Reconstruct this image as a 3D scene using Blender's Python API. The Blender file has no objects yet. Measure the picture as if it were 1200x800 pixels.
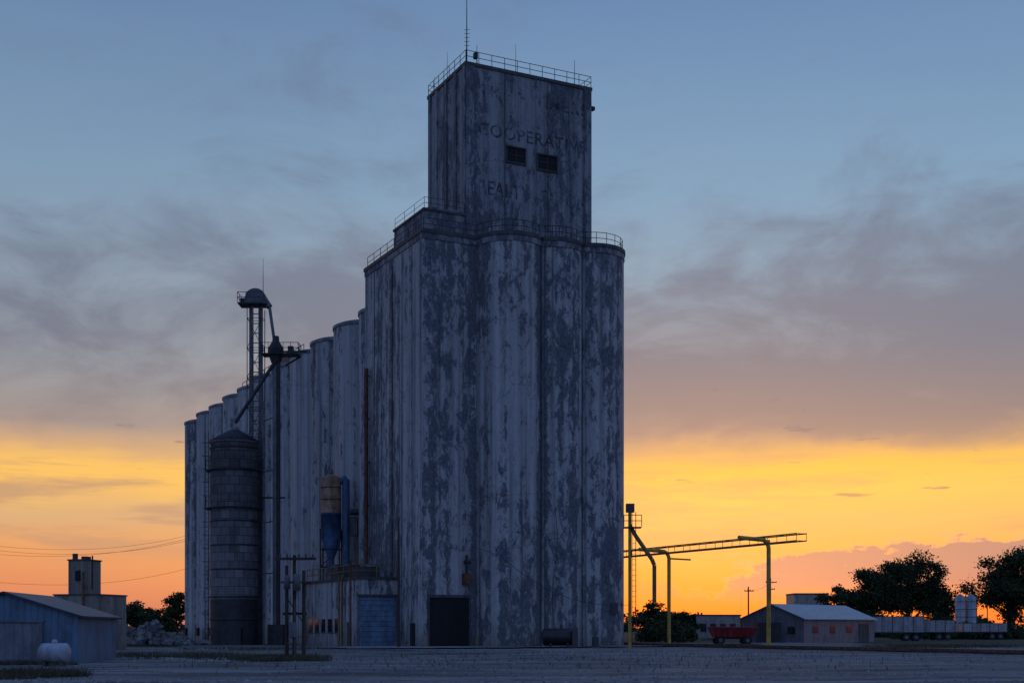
import bpy, bmesh, math, random
import numpy as np
from mathutils import Vector, Matrix, noise as mnoise
random.seed(7); rng=np.random.default_rng(7)
sc=bpy.context.scene
F=1530.0; HZ=735.0; CAMH=1.7
TH=math.radians(26.5); cu,su=math.cos(TH),math.sin(TH)
C0=(-7.55,110.0)
def kk(px): return (px-600)/F
def a_for(px,b): k=kk(px); return (k*(C0[1]+cu*b)-C0[0]+su*b)/(cu-su*k)
def b_for(px,a): k=kk(px); return (C0[0]+cu*a-k*(C0[1]+su*a))/(su+cu*k)
def zab(a,b,y): D=C0[1]+su*a+cu*b; return CAMH+(HZ-y)/F*D
def loc2w(a,b): return (C0[0]+cu*a-su*b, C0[1]+su*a+cu*b)
def zd(y,D): return CAMH+(HZ-y)/F*D
def S(r,g,b,a=1):
    f=lambda c:(c/255/12.92 if c/255<=.04045 else ((c/255+.055)/1.055)**2.4)
    return (f(r),f(g),f(b),a)
# ---------------------------------------------------------------- materials
def newmat(name):
    m=bpy.data.materials.new(name); m.use_nodes=True
    nt=m.node_tree; bs=nt.nodes["Principled BSDF"]; return m,nt,bs
def mth(nt,op,a,b=None,c=None,clamp=False):
    n=nt.nodes.new('ShaderNodeMath'); n.operation=op; n.use_clamp=clamp
    for i,x in enumerate((a,b,c)):
        if x is None: continue
        if isinstance(x,(int,float)): n.inputs[i].default_value=x
        else: nt.links.new(x,n.inputs[i])
    return n.outputs[0]
def sstep(nt,x,lo,hi):
    n=nt.nodes.new('ShaderNodeMapRange'); n.interpolation_type='SMOOTHSTEP'
    nt.links.new(x,n.inputs[0]); n.inputs[1].default_value=lo; n.inputs[2].default_value=hi
    return n.outputs[0]
def mixc(nt,f,a,b,mode='MIX'):
    n=nt.nodes.new('ShaderNodeMix'); n.data_type='RGBA'; n.blend_type=mode
    for s,x in ((n.inputs[0],f),(n.inputs[6],a),(n.inputs[7],b)):
        if isinstance(x,(int,float)): s.default_value=x
        elif isinstance(x,tuple): s.default_value=x
        else: nt.links.new(x,s)
    return n.outputs[2]
def noise(nt,vec,scale,detail=5,rough=.6,mapsc=None,off=None,dist=0):
    if mapsc or off:
        mp=nt.nodes.new('ShaderNodeMapping'); nt.links.new(vec,mp.inputs[0])
        if mapsc: mp.inputs['Scale'].default_value=mapsc
        if off: mp.inputs['Location'].default_value=off
        vec=mp.outputs[0]
    n=nt.nodes.new('ShaderNodeTexNoise'); nt.links.new(vec,n.inputs['Vector'])
    n.inputs['Scale'].default_value=scale; n.inputs['Detail'].default_value=detail
    n.inputs['Roughness'].default_value=rough; n.inputs['Distortion'].default_value=dist
    return n.outputs['Fac']
def objco(nt): return nt.nodes.new('ShaderNodeTexCoord').outputs['Object']
def bump(nt,bs,h,strength=.4,dist=.05):
    b=nt.nodes.new('ShaderNodeBump'); b.inputs['Strength'].default_value=strength; b.inputs['Distance'].default_value=dist
    nt.links.new(h,b.inputs['Height']); nt.links.new(b.outputs[0],bs.inputs['Normal'])
def simple(name,col,rough=.7,metal=0,var=.35,scale=2.0):
    m,nt,bs=newmat(name); co=objco(nt)
    n=noise(nt,co,scale,4,.65); n2=noise(nt,co,scale*.7,3,.6,mapsc=(1,1,.15))
    f=mth(nt,'MULTIPLY',n,n2)
    c0=tuple(c*(1-var) for c in col[:3])+(1,); c1=tuple(min(1,c*(1+var)) for c in col[:3])+(1,)
    c=mixc(nt,sstep(nt,f,.12,.38),c0,c1); nt.links.new(c,bs.inputs['Base Color'])
    bs.inputs['Roughness'].default_value=rough; bs.inputs['Metallic'].default_value=metal
    return m
def concrete(name,peel=.0,paint=(.46,.455,.45,1),bare=(.065,.07,.08,1),seed=0,streak=.5):
    m,nt,bs=newmat(name); co=objco(nt)
    sep=nt.nodes.new('ShaderNodeSeparateXYZ'); nt.links.new(co,sep.inputs[0])
    big=noise(nt,co,.09,2,.55,mapsc=(1.6,1.6,.8),off=(seed,0,0))
    fl=noise(nt,co,.95,9,.78,mapsc=(1.2,1.2,.55),off=(seed*3,1,0),dist=.35)
    fl2=noise(nt,co,5.5,4,.75,mapsc=(1,1,.6),off=(0,seed,5))
    col=noise(nt,co,1.0,2,.6,mapsc=(.75,.75,.014),off=(seed,7,0))
    st=noise(nt,co,1.0,4,.65,mapsc=(1.7,1.7,.03),off=(4,seed,0))
    x=mth(nt,'MULTIPLY_ADD',big,.36,fl); x=mth(nt,'MULTIPLY_ADD',col,.56,x); x=mth(nt,'MULTIPLY_ADD',fl2,.20,x)
    x=mth(nt,'ADD',x,peel-.56)
    mask=sstep(nt,x,.535,.560)
    soft=sstep(nt,x,.38,.56)
    pc=mixc(nt,sstep(nt,st,.36,.64),tuple(c*1.08 for c in paint[:3])+(1,),tuple(c*.68 for c in paint[:3])+(1,))
    pc=mixc(nt,mth(nt,'MULTIPLY',soft,.36),pc,tuple(c*.45 for c in paint[:3])+(1,))
    bc=mixc(nt,sstep(nt,fl2,.32,.70),bare,tuple(c*2.6 for c in bare[:3])+(1,))
    c=mixc(nt,mth(nt,'MULTIPLY',mask,.92),pc,bc)
    c=mixc(nt,mth(nt,'MULTIPLY',sstep(nt,st,.57,.68),streak),c,(.06,.064,.072,1))
    c=mixc(nt,mth(nt,'MULTIPLY',sstep(nt,fl2,.62,.67),.5),c,(.07,.073,.08,1))
    w=mth(nt,'FRACT',mth(nt,'DIVIDE',sep.outputs[2],1.22)); ln=mth(nt,'SUBTRACT',1.0,sstep(nt,w,.0,.04))
    lm=mth(nt,'MULTIPLY',ln,mth(nt,'MULTIPLY',sstep(nt,fl,.4,.6),.4))
    c=mixc(nt,lm,c,(.10,.10,.10,1))
    ft=mth(nt,'SUBTRACT',1.0,sstep(nt,mth(nt,'MULTIPLY_ADD',fl,-3.0,sep.outputs[2]),-1.8,1.2))
    c=mixc(nt,mth(nt,'MULTIPLY',ft,.5),c,(.11,.105,.10,1))
    v=nt.nodes.new('ShaderNodeTexVoronoi'); v.feature='DISTANCE_TO_EDGE'; v.inputs['Scale'].default_value=.16
    wv=nt.nodes.new('ShaderNodeVectorMath'); wv.operation='ADD'; nt.links.new(co,wv.inputs[0])
    nn=nt.nodes.new('ShaderNodeTexNoise'); nn.inputs['Scale'].default_value=.7; nn.inputs['Detail'].default_value=4; nt.links.new(co,nn.inputs['Vector'])
    sc_=nt.nodes.new('ShaderNodeVectorMath'); sc_.operation='SCALE'; sc_.inputs['Scale'].default_value=2.6; nt.links.new(nn.outputs['Color'],sc_.inputs[0])
    nt.links.new(sc_.outputs[0],wv.inputs[1]); nt.links.new(wv.outputs[0],v.inputs['Vector'])
    cr=mth(nt,'SUBTRACT',1.0,sstep(nt,v.outputs['Distance'],.002,.008))
    c=mixc(nt,mth(nt,'MULTIPLY',cr,.5),c,(.05,.05,.05,1))
    nt.links.new(c,bs.inputs['Base Color']); bs.inputs['Roughness'].default_value=.9; bs.inputs['Specular IOR Level'].default_value=.2
    bump(nt,bs,fl2,.4,.04)
    return m
M_house=concrete('peeling_painted_concrete',.030,seed=2)
M_tower=concrete('weathered_tower_concrete',.030,paint=(.32,.325,.335,1),bare=(.06,.064,.075,1),seed=5)
M_silo=concrete('silo_concrete',-.035,paint=(.47,.465,.46,1),seed=9,streak=.4)
M_dark=simple('dark_opening',(.006,.006,.007,1),.8)
M_trim=simple('dark_trim',(.06,.06,.062,1),.7)
M_steel=simple('weathered_steel',(.13,.14,.15,1),.55,.2)
M_dsteel=simple('dark_steel',(.035,.036,.04,1),.6,.2)
M_rust=simple('rusty_steel',(.12,.055,.03,1),.85,0,.5,3)
M_tan=simple('rust_stained_tan_steel',(.30,.19,.12,1),.7,0,.5,1.5)
M_blue=simple('blue_paint',(.05,.11,.21,1),.5,0,.35)
M_bluedoor=simple('blue_grey_door',(.11,.19,.28,1),.5)
M_yellow=simple('yellow_paint',(.46,.31,.05,1),.5,0,.35)
M_dyellow=simple('faded_yellow_rail',(.20,.14,.05,1),.7,0,.35)
M_wood=simple('creosoted_wood',(.05,.038,.03,1),.9)
M_white=simple('white_paint',(.55,.56,.58,1),.5,0,.2)
M_tankp=simple('dull_grey_white_paint',(.30,.33,.37,1),.5,0,.35)
M_red=simple('red_paint',(.45,.03,.03,1),.5)
M_glass=simple('dark_glass',(.02,.022,.026,1),.1)
M_navy=simple('navy_roof_metal',(.025,.04,.07,1),.5,.1)
M_roof=simple('grey_roof_metal',(.34,.35,.38,1),.45,.1,.15)
M_tyre=simple('tyre_rubber',(.02,.02,.02,1),.9)
M_black=simple('black_tank_paint',(.015,.015,.017,1),.45)
M_block=concrete('tan_block',-.05,paint=(.33,.29,.24,1),bare=(.12,.105,.09,1),seed=12)
def siding(name,col,period=.3):
    m,nt,bs=newmat(name); co=objco(nt); sep=nt.nodes.new('ShaderNodeSeparateXYZ'); nt.links.new(co,sep.inputs[0])
    s=mth(nt,'ADD',sep.outputs[0],sep.outputs[1]); w=mth(nt,'FRACT',mth(nt,'DIVIDE',s,period))
    r=mth(nt,'ABSOLUTE',mth(nt,'SUBTRACT',w,.5)); g=sstep(nt,r,.30,.5)
    n=noise(nt,co,1.2,5,.7,mapsc=(1,1,.4))
    c=mixc(nt,sstep(nt,n,.4,.65),col,tuple(x*.55 for x in col[:3])+(1,))
    c=mixc(nt,mth(nt,'MULTIPLY',g,.3),c,tuple(x*.4 for x in col[:3])+(1,))
    nt.links.new(c,bs.inputs['Base Color']); bs.inputs['Roughness'].default_value=.5
    bump(nt,bs,g,.6,.04); return m
M_sid_blue=siding('blue_metal_siding',(.11,.20,.30,1))
M_sid_grey=siding('grey_metal_siding',(.19,.20,.23,1),.4)
M_sid_tan=siding('tan_metal_siding',(.36,.33,.30,1),.4)
M_sid_white=siding('white_trailer_siding',(.42,.42,.44,1),.5)
M_sid_red=siding('red_ribbed_siding',(.40,.025,.03,1),.55)
def binmat():
    m,nt,bs=newmat('riveted_galvanised_panels'); co=objco(nt); sep=nt.nodes.new('ShaderNodeSeparateXYZ'); nt.links.new(co,sep.inputs[0])
    ang=mth(nt,'ARCTAN2',sep.outputs[1],sep.outputs[0]); cx=mth(nt,'MULTIPLY',ang,2.25)
    cb=nt.nodes.new('ShaderNodeCombineXYZ'); nt.links.new(cx,cb.inputs[0]); nt.links.new(sep.outputs[2],cb.inputs[1])
    br=nt.nodes.new('ShaderNodeTexBrick'); nt.links.new(cb.outputs[0],br.inputs['Vector'])
    br.inputs['Scale'].default_value=1; br.inputs['Brick Width'].default_value=.88; br.inputs['Row Height'].default_value=.8
    br.inputs['Mortar Size'].default_value=.03; br.inputs['Color1'].default_value=(.36,.37,.39,1); br.inputs['Color2'].default_value=(.20,.205,.22,1); br.inputs['Mortar'].default_value=(.09,.09,.095,1)
    v=nt.nodes.new('ShaderNodeTexVoronoi'); v.inputs['Scale'].default_value=4.5; v.inputs['Randomness'].default_value=.0; nt.links.new(cb.outputs[0],v.inputs['Vector'])
    d=mth(nt,'SUBTRACT',1.0,sstep(nt,v.outputs['Distance'],.16,.24))
    c=mixc(nt,mth(nt,'MULTIPLY',d,.5),br.outputs['Color'],(.07,.07,.07,1))
    n=noise(nt,co,.8,5,.7,mapsc=(1,1,.2)); c=mixc(nt,mth(nt,'MULTIPLY',sstep(nt,n,.45,.7),.6),c,(.07,.06,.05,1))
    nt.links.new(c,bs.inputs['Base Color']); bs.inputs['Roughness'].default_value=.5; bs.inputs['Metallic'].default_value=.1
    bump(nt,bs,br.outputs['Fac'],.4,.03); return m
M_bin=binmat()
def fadedtext():
    m,nt,bs=newmat('faded_sign_paint'); co=nt.nodes.new('ShaderNodeNewGeometry').outputs['Position']
    n=noise(nt,co,1.3,7,.82); n2=noise(nt,co,.16,2,.5,off=(3,0,1)); al=mth(nt,'MULTIPLY',sstep(nt,mth(nt,'MULTIPLY_ADD',n2,.45,n),.66,.86),.40)
    bs.inputs['Base Color'].default_value=(.05,.055,.065,1); bs.inputs['Roughness'].default_value=.9
    nt.links.new(al,bs.inputs['Alpha']); return m
M_text=fadedtext()
def leafmat(name,c1,c2):
    m,nt,bs=newmat(name); co=objco(nt); n=noise(nt,co,.5,3,.6)
    c=mixc(nt,sstep(nt,n,.35,.65),c1,c2); nt.links.new(c,bs.inputs['Base Color']); bs.inputs['Roughness'].default_value=.7; bs.inputs['Specular IOR Level'].default_value=.2
    return m
M_leaf=leafmat('foliage',(.03,.042,.018,1),(.055,.072,.028,1))
M_bark=simple('bark',(.04,.033,.026,1),.95)
M_weed=leafmat('weeds',(.04,.045,.025,1),(.10,.095,.055,1))
def gravel(name,base,dark,seed=0,damp=.75):
    m,nt,bs=newmat(name); co=nt.nodes.new('ShaderNodeNewGeometry').outputs['Position']
    b=noise(nt,co,.05,4,.65,mapsc=(.6,1.9,1),off=(seed,0,0)); md=noise(nt,co,.4,5,.72,mapsc=(.5,1.6,1)); f=noise(nt,co,4,5,.8)
    v=nt.nodes.new('ShaderNodeTexVoronoi'); v.inputs['Scale'].default_value=7; nt.links.new(co,v.inputs['Vector'])
    c=mixc(nt,sstep(nt,b,.38,.60),dark,base)
    c=mixc(nt,mth(nt,'MULTIPLY',sstep(nt,f,.42,.68),.7),c,tuple(min(1,x*1.7) for x in base[:3])+(1,))
    c=mixc(nt,mth(nt,'MULTIPLY',sstep(nt,md,.49,.62),.72),c,tuple(x*.38 for x in dark[:3])+(1,))
    c=mixc(nt,mth(nt,'MULTIPLY',v.outputs['Color'],.45),c,tuple(x*.3 for x in dark[:3])+(1,))
    wv=noise(nt,co,.5,3,.6,mapsc=(.10,1.3,1),off=(3,seed,0)); c=mixc(nt,mth(nt,'MULTIPLY',sstep(nt,wv,.5,.6),.45),c,tuple(x*1.6 for x in base[:3])+(1,))
    pd=noise(nt,co,.11,4,.6,mapsc=(.55,1.5,1),off=(8,seed+2,0)); pm=mth(nt,'MULTIPLY',sstep(nt,pd,.55,.62),damp)
    c=mixc(nt,pm,c,tuple(x*.33 for x in dark[:3])+(1,))
    nt.links.new(c,bs.inputs['Base Color']); nt.links.new(mth(nt,'MULTIPLY_ADD',pm,-.4,.95),bs.inputs['Roughness']); bs.inputs['Specular IOR Level'].default_value=.2
    h=mth(nt,'MULTIPLY_ADD',v.outputs['Distance'],.5,f); bump(nt,bs,h,.9,.09); return m
M_grav=gravel('packed_gravel',(.235,.218,.205,1),(.145,.135,.13,1))
M_slab=gravel('worn_concrete_pad',(.32,.30,.29,1),(.21,.20,.195,1),5,.3)
M_field=gravel('dry_grass_field',(.08,.075,.045,1),(.05,.05,.032,1),2,.2)
M_rock=simple('broken_concrete',(.17,.165,.16,1),.95,0,.45,1.0)
# ---------------------------------------------------------------- builder
class B:
    def __init__(s): s.v=[];s.f=[];s.m=[];s.sm=[];s.mats=[]
    def mi(s,mat):
        if mat not in s.mats: s.mats.append(mat)
        return s.mats.index(mat)
    def add(s,vs,fs,mat,smooth=False):
        o=len(s.v); s.v+= [tuple(v) for v in vs]; i=s.mi(mat)
        for f in fs: s.f.append([o+j for j in f]); s.m.append(i); s.sm.append(smooth)
    def box(s,x0,x1,y0,y1,z0,z1,mat):
        vs=[(x,y,z) for z in(z0,z1) for x,y in((x0,y0),(x1,y0),(x1,y1),(x0,y1))]
        s.add(vs,[(3,2,1,0),(4,5,6,7),(0,1,5,4),(1,2,6,5),(2,3,7,6),(3,0,4,7)],mat)
    def tube(s,p,q,r,mat,n=8,r2=None):
        p=Vector(p);q=Vector(q);d=(q-p)
        if d.length<1e-6:return
        d.normalize(); a=d.orthogonal().normalized(); b=d.cross(a); r2=r if r2 is None else r2
        vs=[];fs=[]
        for c,rr in((p,r),(q,r2)):
            for i in range(n):
                t=2*math.pi*i/n; vs.append(c+a*rr*math.cos(t)+b*rr*math.sin(t))
        for i in range(n): j=(i+1)%n; fs.append((i,j,n+j,n+i))
        s.add(vs,fs,mat,True); s.add(vs[:n],[tuple(range(n))[::-1]],mat); s.add(vs[n:],[tuple(range(n))],mat)
    def pipe(s,pts,r,mat,n=8):
        for p,q in zip(pts[:-1],pts[1:]): s.tube(p,q,r,mat,n)
    def lathe(s,prof,mat,n=32,cx=0,cy=0,smooth=True,closed=True):
        vs=[];fs=[]
        for r,z in prof:
            for i in range(n): t=2*math.pi*i/n; vs.append((cx+r*math.cos(t),cy+r*math.sin(t),z))
        for k in range(len(prof)-1):
            for i in range(n): j=(i+1)%n; fs.append((k*n+i,k*n+j,(k+1)*n+j,(k+1)*n+i))
        s.add(vs,fs,mat,smooth)
        if closed:
            s.add(vs[:n],[tuple(range(n))[::-1]],mat); s.add(vs[-n:],[tuple(range(n))],mat)
    def prism(s,poly,z0,z1,mat,cap=None):
        n=len(poly); vs=[(x,y,z0) for x,y in poly]+[(x,y,z1) for x,y in poly]
        s.add(vs,[(i,(i+1)%n,n+(i+1)%n,n+i) for i in range(n)],mat)
        s.add(vs[:n],[tuple(range(n))[::-1]],mat); s.add(vs[n:],[tuple(range(n))],cap or mat)
    def rail(s,pts,z,mat,h=1.1,step=1.8,r=.028):
        for (x0,y0),(x1,y1) in zip(pts[:-1],pts[1:]):
            L=math.hypot(x1-x0,y1-y0); n=max(1,round(L/step))
            for hh in(h,h*.5): s.tube((x0,y0,z+hh),(x1,y1,z+hh),r,mat,6)
            for i in range(n+1):
                t=i/n; x=x0+(x1-x0)*t;y=y0+(y1-y0)*t; s.tube((x,y,z),(x,y,z+h),r,mat,6)
    def done(s,name,parent=None,loc=(0,0,0),rot=0):
        me=bpy.data.meshes.new(name); me.from_pydata(s.v,[],s.f)
        for m in s.mats: me.materials.append(m)
        me.polygons.foreach_set('material_index',s.m); me.polygons.foreach_set('use_smooth',s.sm); me.update()
        o=bpy.data.objects.new(name,me); sc.collection.objects.link(o); o.location=loc; o.rotation_euler=(0,0,rot)
        if parent: o.parent=parent
        return o
def empty(name,loc=(0,0,0),rot=0):
    e=bpy.data.objects.new(name,None); sc.collection.objects.link(e); e.location=loc; e.rotation_euler=(0,0,rot); return e
def W(px,D,z=0): return (kk(px)*D,D,z)
# ---------------------------------------------------------------- grain elevator
GE=empty('grain_elevator',(C0[0],C0[1],0),TH)
HT=35.0; R=3.0; cents=(8.14,12.2,16.3); BE=13.9
def prof(a):
    best=0
    for c in cents:
        q=R*R-(a-c)**2
        if q>0: best=max(best,math.sqrt(q))
    return -best
fr=[(0,0),(5.13,0)]
for c,lo,hi in((8.14,-math.pi/2,math.asin((10.17-8.14)/R)),(12.2,-math.asin(2.03/R),math.asin(2.05/R)),(16.3,-math.asin(2.05/R),math.pi/2)):
    for i in range(29):
        t=lo+(hi-lo)*i/28; fr.append((c+R*math.sin(t),-R*math.cos(t)+0.0))
poly=fr+[(19.3,BE),(0,BE)]
b=B(); b.prism(poly,0,HT,M_house); b.done('main_house_wall',GE)
def offset(p,d):
    n=len(p);out=[]
    for i in range(n):
        x0,y0=p[i-1];x1,y1=p[i];x2,y2=p[(i+1)%n]
        e1=Vector((x1-x0,y1-y0));e2=Vector((x2-x1,y2-y1))
        if e1.length<1e-4 or e2.length<1e-4: out.append((x1,y1));continue
        e1.normalize();e2.normalize(); n1=Vector((e1.y,-e1.x));n2=Vector((e2.y,-e2.x)); m=(n1+n2)
        if m.length<.3: m=n1
        m.normalize(); k=d/max(.5,m.dot(n1)); out.append((x1+m.x*k,y1+m.y*k))
    return out
b=B(); b.prism(offset(poly,.14),HT,HT+.32,M_trim); b.prism(offset(poly,.07),HT-.5,HT-.003,M_tower); b.done('roof_cornice',GE)
b=B()
rl=[p for i,p in enumerate(offset(poly,-.12)[1:-2]) if i%4==0 or i==0]
b.rail([(.15,BE-.2),(.15,.15)]+rl+[(19.1,1.0),(19.1,BE-.2)],HT+.32,M_dsteel,1.0,1.7); b.done('roof_railing',GE)
b=B()
for s in (.35,6.9,7.25,13.4): b.box(-.10,-.003,s,s+.28,0,HT-.55,M_house)
for s in (2.3,4.6,9.5,11.4): b.box(-.05,-.003,s,s+.08,0,HT-.55,M_tower)
for a in (1.6,3.4): b.box(a,a+.05,-.04,-.003,4.8,HT-.55,M_house)
for c in ((10.17,prof(10.17)),(14.25,prof(14.25)),(5.1,0)): b.box(c[0]-.12,c[0]+.12,c[1]-.28,c[1]+.1,0,HT-.55,M_tower)
b.done('wall_ribs',GE)
b=B(); b.box(.9,4.75,1.8,8.8,HT+.33,37.5,M_tower); b.box(.8,4.75,1.7,8.9,37.5,37.7,M_trim)
b.box(1.6,4.7,2.4,8.6,37.7,38.1,M_tower); b.rail([(.95,8.7),(.95,1.85),(4.7,1.85)],37.7,M_dsteel,.95,2.0,.02); b.done('roof_penthouse',GE)
A0,A1,B0,B1,TZ=4.84,17.4,1.8,10.2,51.0
b=B(); b.box(A0,A1,B0,B1,HT+.33,TZ-.3,M_tower)
b.box(A0-.1,A1+.1,B0-.1,B1+.1,TZ-.3,TZ,M_trim)
b.done('headhouse_tower',GE)
b=B()
for a0,a1 in((A0,A0+.75),(A1-.75,A1)): b.box(a0,a1,B0-.11,B0-.003,HT+.33,TZ-.3,M_tower)
for bb in (B0,B0+1.9,B0+4.0,B0+6.1,B1-.7): b.box(A0-.12,A0-.003,bb,bb+.5,HT+.33,TZ-.3,M_tower)
for a in (8.6,12.9): b.box(a,a+.06,B0-.04,B0-.003,HT+.33,TZ-.3,M_trim)
b.done('tower_pilasters',GE)
b=B()
for p0,p1,y0,y1 in((594,615,174,191),(630,652,183,200)):
    x0=a_for(p0,B0);x1=a_for(p1,B0);z1=zab((x0+x1)/2,B0,y0);z0=zab((x0+x1)/2,B0,y1)
    b.box(x0,x1,B0-.05,B0-.006,z0,z1,M_dark)
    b.box(x0-.1,x1+.1,B0-.14,B0-.004,z1,z1+.12,M_trim); b.box(x0-.1,x1+.1,B0-.16,B0-.004,z0-.12,z0,M_trim)
    b.box(x0-.1,x0,B0-.12,B0-.004,z0,z1,M_trim); b.box(x1,x1+.1,B0-.12,B0-.004,z0,z1,M_trim)
    b.box((x0+x1)/2-.04,(x0+x1)/2+.04,B0-.09,B0-.052,z0,z1,M_rust); b.box(x0,x1,B0-.085,B0-.053,(z0+z1)/2-.02,(z0+z1)/2+.02,M_trim)
b.done('tower_windows',GE)
b=B(); b.rail([(A0,B1),(A0,B0),(A1,B0),(A1,B1),(A0,B1)],TZ,M_dsteel,1.0,1.25,.028)
def ant(a,bb,h,r=.03): b.tube((a,bb,TZ),(a,bb,TZ+h),r,M_dsteel,6,r*.4)
ant(5.2,2.4,6.8,.06); ant(5.0,6.2,2.6); ant(9.9,2.2,2.7); ant(15.9,2.2,2.4,.04); ant(6.0,2.0,1.7,.05); ant(4.95,9,1.4)
for i in range(5): b.tube((4.95,2.4,TZ+1.6+i*.35),(5.5,2.4,TZ+1.75+i*.35),.02,M_dsteel,5)
b.box(5.9,6.2,2.2,2.6,TZ+.7,TZ+1.2,M_dsteel); b.box(A1,A1+.5,B0+.1,B0+.5,TZ-1.9,TZ-1.6,M_dsteel)
b.done('roof_antennas_and_railing',GE)
for txt,y,px,px2,sz in(('THE FARMERS',112,561,688,1.5),('COOPERATIVE',157,560,686,1.55),('REALTY  CO ON',226,560,686,1.75)):
    c=bpy.data.curves.new('lettering','FONT'); c.body=txt; c.size=sz; c.extrude=.002; c.space_character=1.12; c.offset=.02
    o=bpy.data.objects.new('faded_lettering',c); sc.collection.objects.link(o); a=a_for(px,B0)
    bpy.context.view_layer.update(); wd=o.dimensions.x
    o.scale.x=(a_for(px2,B0)-a)/wd if wd>0 else 1
    o.location=(a,B0-.012,zab(a,B0,y)); o.rotation_euler=(math.pi/2,0,0); c.materials.append(M_text); o.parent=GE
SZ=31.3; b=B(); caps=B()
for i in range(11):
    cy=14.6+7.45*i
    for j in range(3):
        cx=3.50+j*6.4
        dz=(.0,.12,-.05,.08)[(i+j)%4]
        b.lathe([(3.66,0),(3.66,SZ+dz)],M_silo,56,cx,cy)
        caps.lathe([(3.76,SZ+dz),(3.76,SZ+dz+.3),(3.3,SZ+dz+.5),(.3,SZ+dz+.75)],M_steel,48,cx,cy)
b.done('annex_silo_walls',GE); caps.done('annex_silo_caps',GE)
b=B()
b.box(3,16.5,14,92,1,SZ-.3,M_silo)
for i in range(10): 
    cy=18.32+7.45*i; b.box(1.5,2.5,cy-.9,cy+.9,0,SZ-.6,M_tower)
b.done('annex_interstice_walls',GE)
b=B(); 
for i in range(11):
    cy=14.6+7.45*i; b.box(-.35,.1,cy-.9,cy-.1,.6,1.7,M_dark)
    b.tube((-.15,cy+1.2,0),(-.15,cy+1.2,2.2),.06,M_rust)
b.rail([(1.6,38),(1.6,64)],SZ+.6,M_dsteel,1.2,2,.04)
b.box(1.5,3.5,43,47,SZ+.4,SZ+2.0,M_dsteel)
b.done('annex_fittings',GE)
b=B()
x0,x1=a_for(503,0),a_for(549,0); b.box(x0,x1,-.03,-.006,0,4.25,M_dark); 
b.box(x0-.18,x0,-.10,-.004,0,4.25,M_trim); b.box(x1,x1+.18,-.10,-.004,0,4.25,M_trim); b.box(x0-.18,x1+.18,-.12,-.004,4.25,4.5,M_trim)
b.tube((x0-.5,-.7,0),(x0-.5,-.7,1.1),.09,M_dyellow); b.tube((x1+.45,-.7,0),(x1+.45,-.7,1.1),.09,M_dyellow)
bb=b_for(482,0); b.box(-.05,-.004,bb-.9,bb+.2,0,2.1,M_dark)
b.done('truck_door',GE)
b=B() 
aa=a_for(545,0)
z0=zab(aa,0,685); z1=zab(aa,0,672)
b.box(aa-.3,aa+.35,-.55,-.004,z0,z1,M_rust); b.tube((aa,-.3,z1),(aa,-.3,z1+1.6),.12,M_dsteel); b.tube((aa-.2,-.3,z1+1.0),(aa+.35,-.3,z1+1.0),.16,M_dsteel)
q=a_for(715,-2.6); b.box(q-.2,q+.5,-3.1,-2.7,2.9,3.9,M_trim)
b.done('wall_boxes',GE)
b=B(); pb=12.7
b.tube((-.35,pb,zab(0,pb,660)),(-.35,pb,zab(0,pb,432)),.2,M_rust,10)
for z in range(9,26,4): b.box(-.35,-.004,pb-.1,pb+.1,z,z+.08,M_rust)
b.tube((-.25,6.4,1),(-.25,6.4,33),.05,M_dsteel,6)
b.done('wall_conduit',GE)
b=B(); pts=[]
for i in range(25):
    t=i/24; x=aa+.4+t*(17.9-aa); y=-3.35 if t>.08 else -.6-t*34; pts.append((x,y,8.6-4.9*t-1.6*math.sin(math.pi*t)))
b.pipe(pts,.022,M_dsteel,5); b.pipe([(11.0+.25*math.sin(q/3),prof(11.0)-.35,12-q*.55) for q in range(20)],.025,M_dsteel,5); b.done('wall_cable',GE)
sb=5.3; sw=-3.95; sl=19.8; sh=5.9
b=B(); b.box(sw,-.12,sb,sl,0,sh,M_silo); b.box(sw-.15,-.12,sb-.15,sl+.15,sh,sh+.22,M_trim); b.done('loading_shed_walls',GE)
b=B(); b.box(sw+.25,-.35,sb-.05,sb-.004,0,4.35,M_bluedoor)
for z in np.arange(.45,4.3,.45): b.box(sw+.25,-.35,sb-.062,sb-.052,z,z+.03,M_navy)
b.box(sw+.08,sw+.25,sb-.09,sb-.004,0,4.35,M_steel); b.box(-.35,-.18,sb-.09,sb-.004,0,4.35,M_steel); b.box(sw+.08,-.18,sb-.12,sb-.004,4.35,4.6,M_trim)
for i in range(5):
    y=10+i*1.9; b.box(sw-.03,sw-.004,y,y+1.1,1.3,2.5,M_glass); b.box(sw-.06,sw-.004,y-.08,y+1.18,1.18,1.3,M_trim)
b.box(sw-.05,sw-.004,6.6,7.7,0,2.2,M_trim)
for y in(8.3,9.1): b.tube((sw-.3,y,0),(sw-.3,y,6.4),.10,M_dyellow)
b.tube((sw-.35,5.9,0),(sw-.35,5.9,7.6),.1,M_rust)
b.rail([(-.2,sb+.2),(sw+.1,sb+.2),(sw+.1,sl-.2)],sh+.22,M_dyellow,1.1,1.7,.04)
b.box(-3.2,-1.2,7,9.5,sh+.22,sh+1.2,M_trim); b.box(-3.4,-.5,12.5,14,sh+.22,sh+1.6,M_trim)
b.tube((-2.4,8,sh+1.2),(-2.4,8,sh+2.0),.25,M_steel,12)
b.done('loading_shed_fittings',GE)
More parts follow.
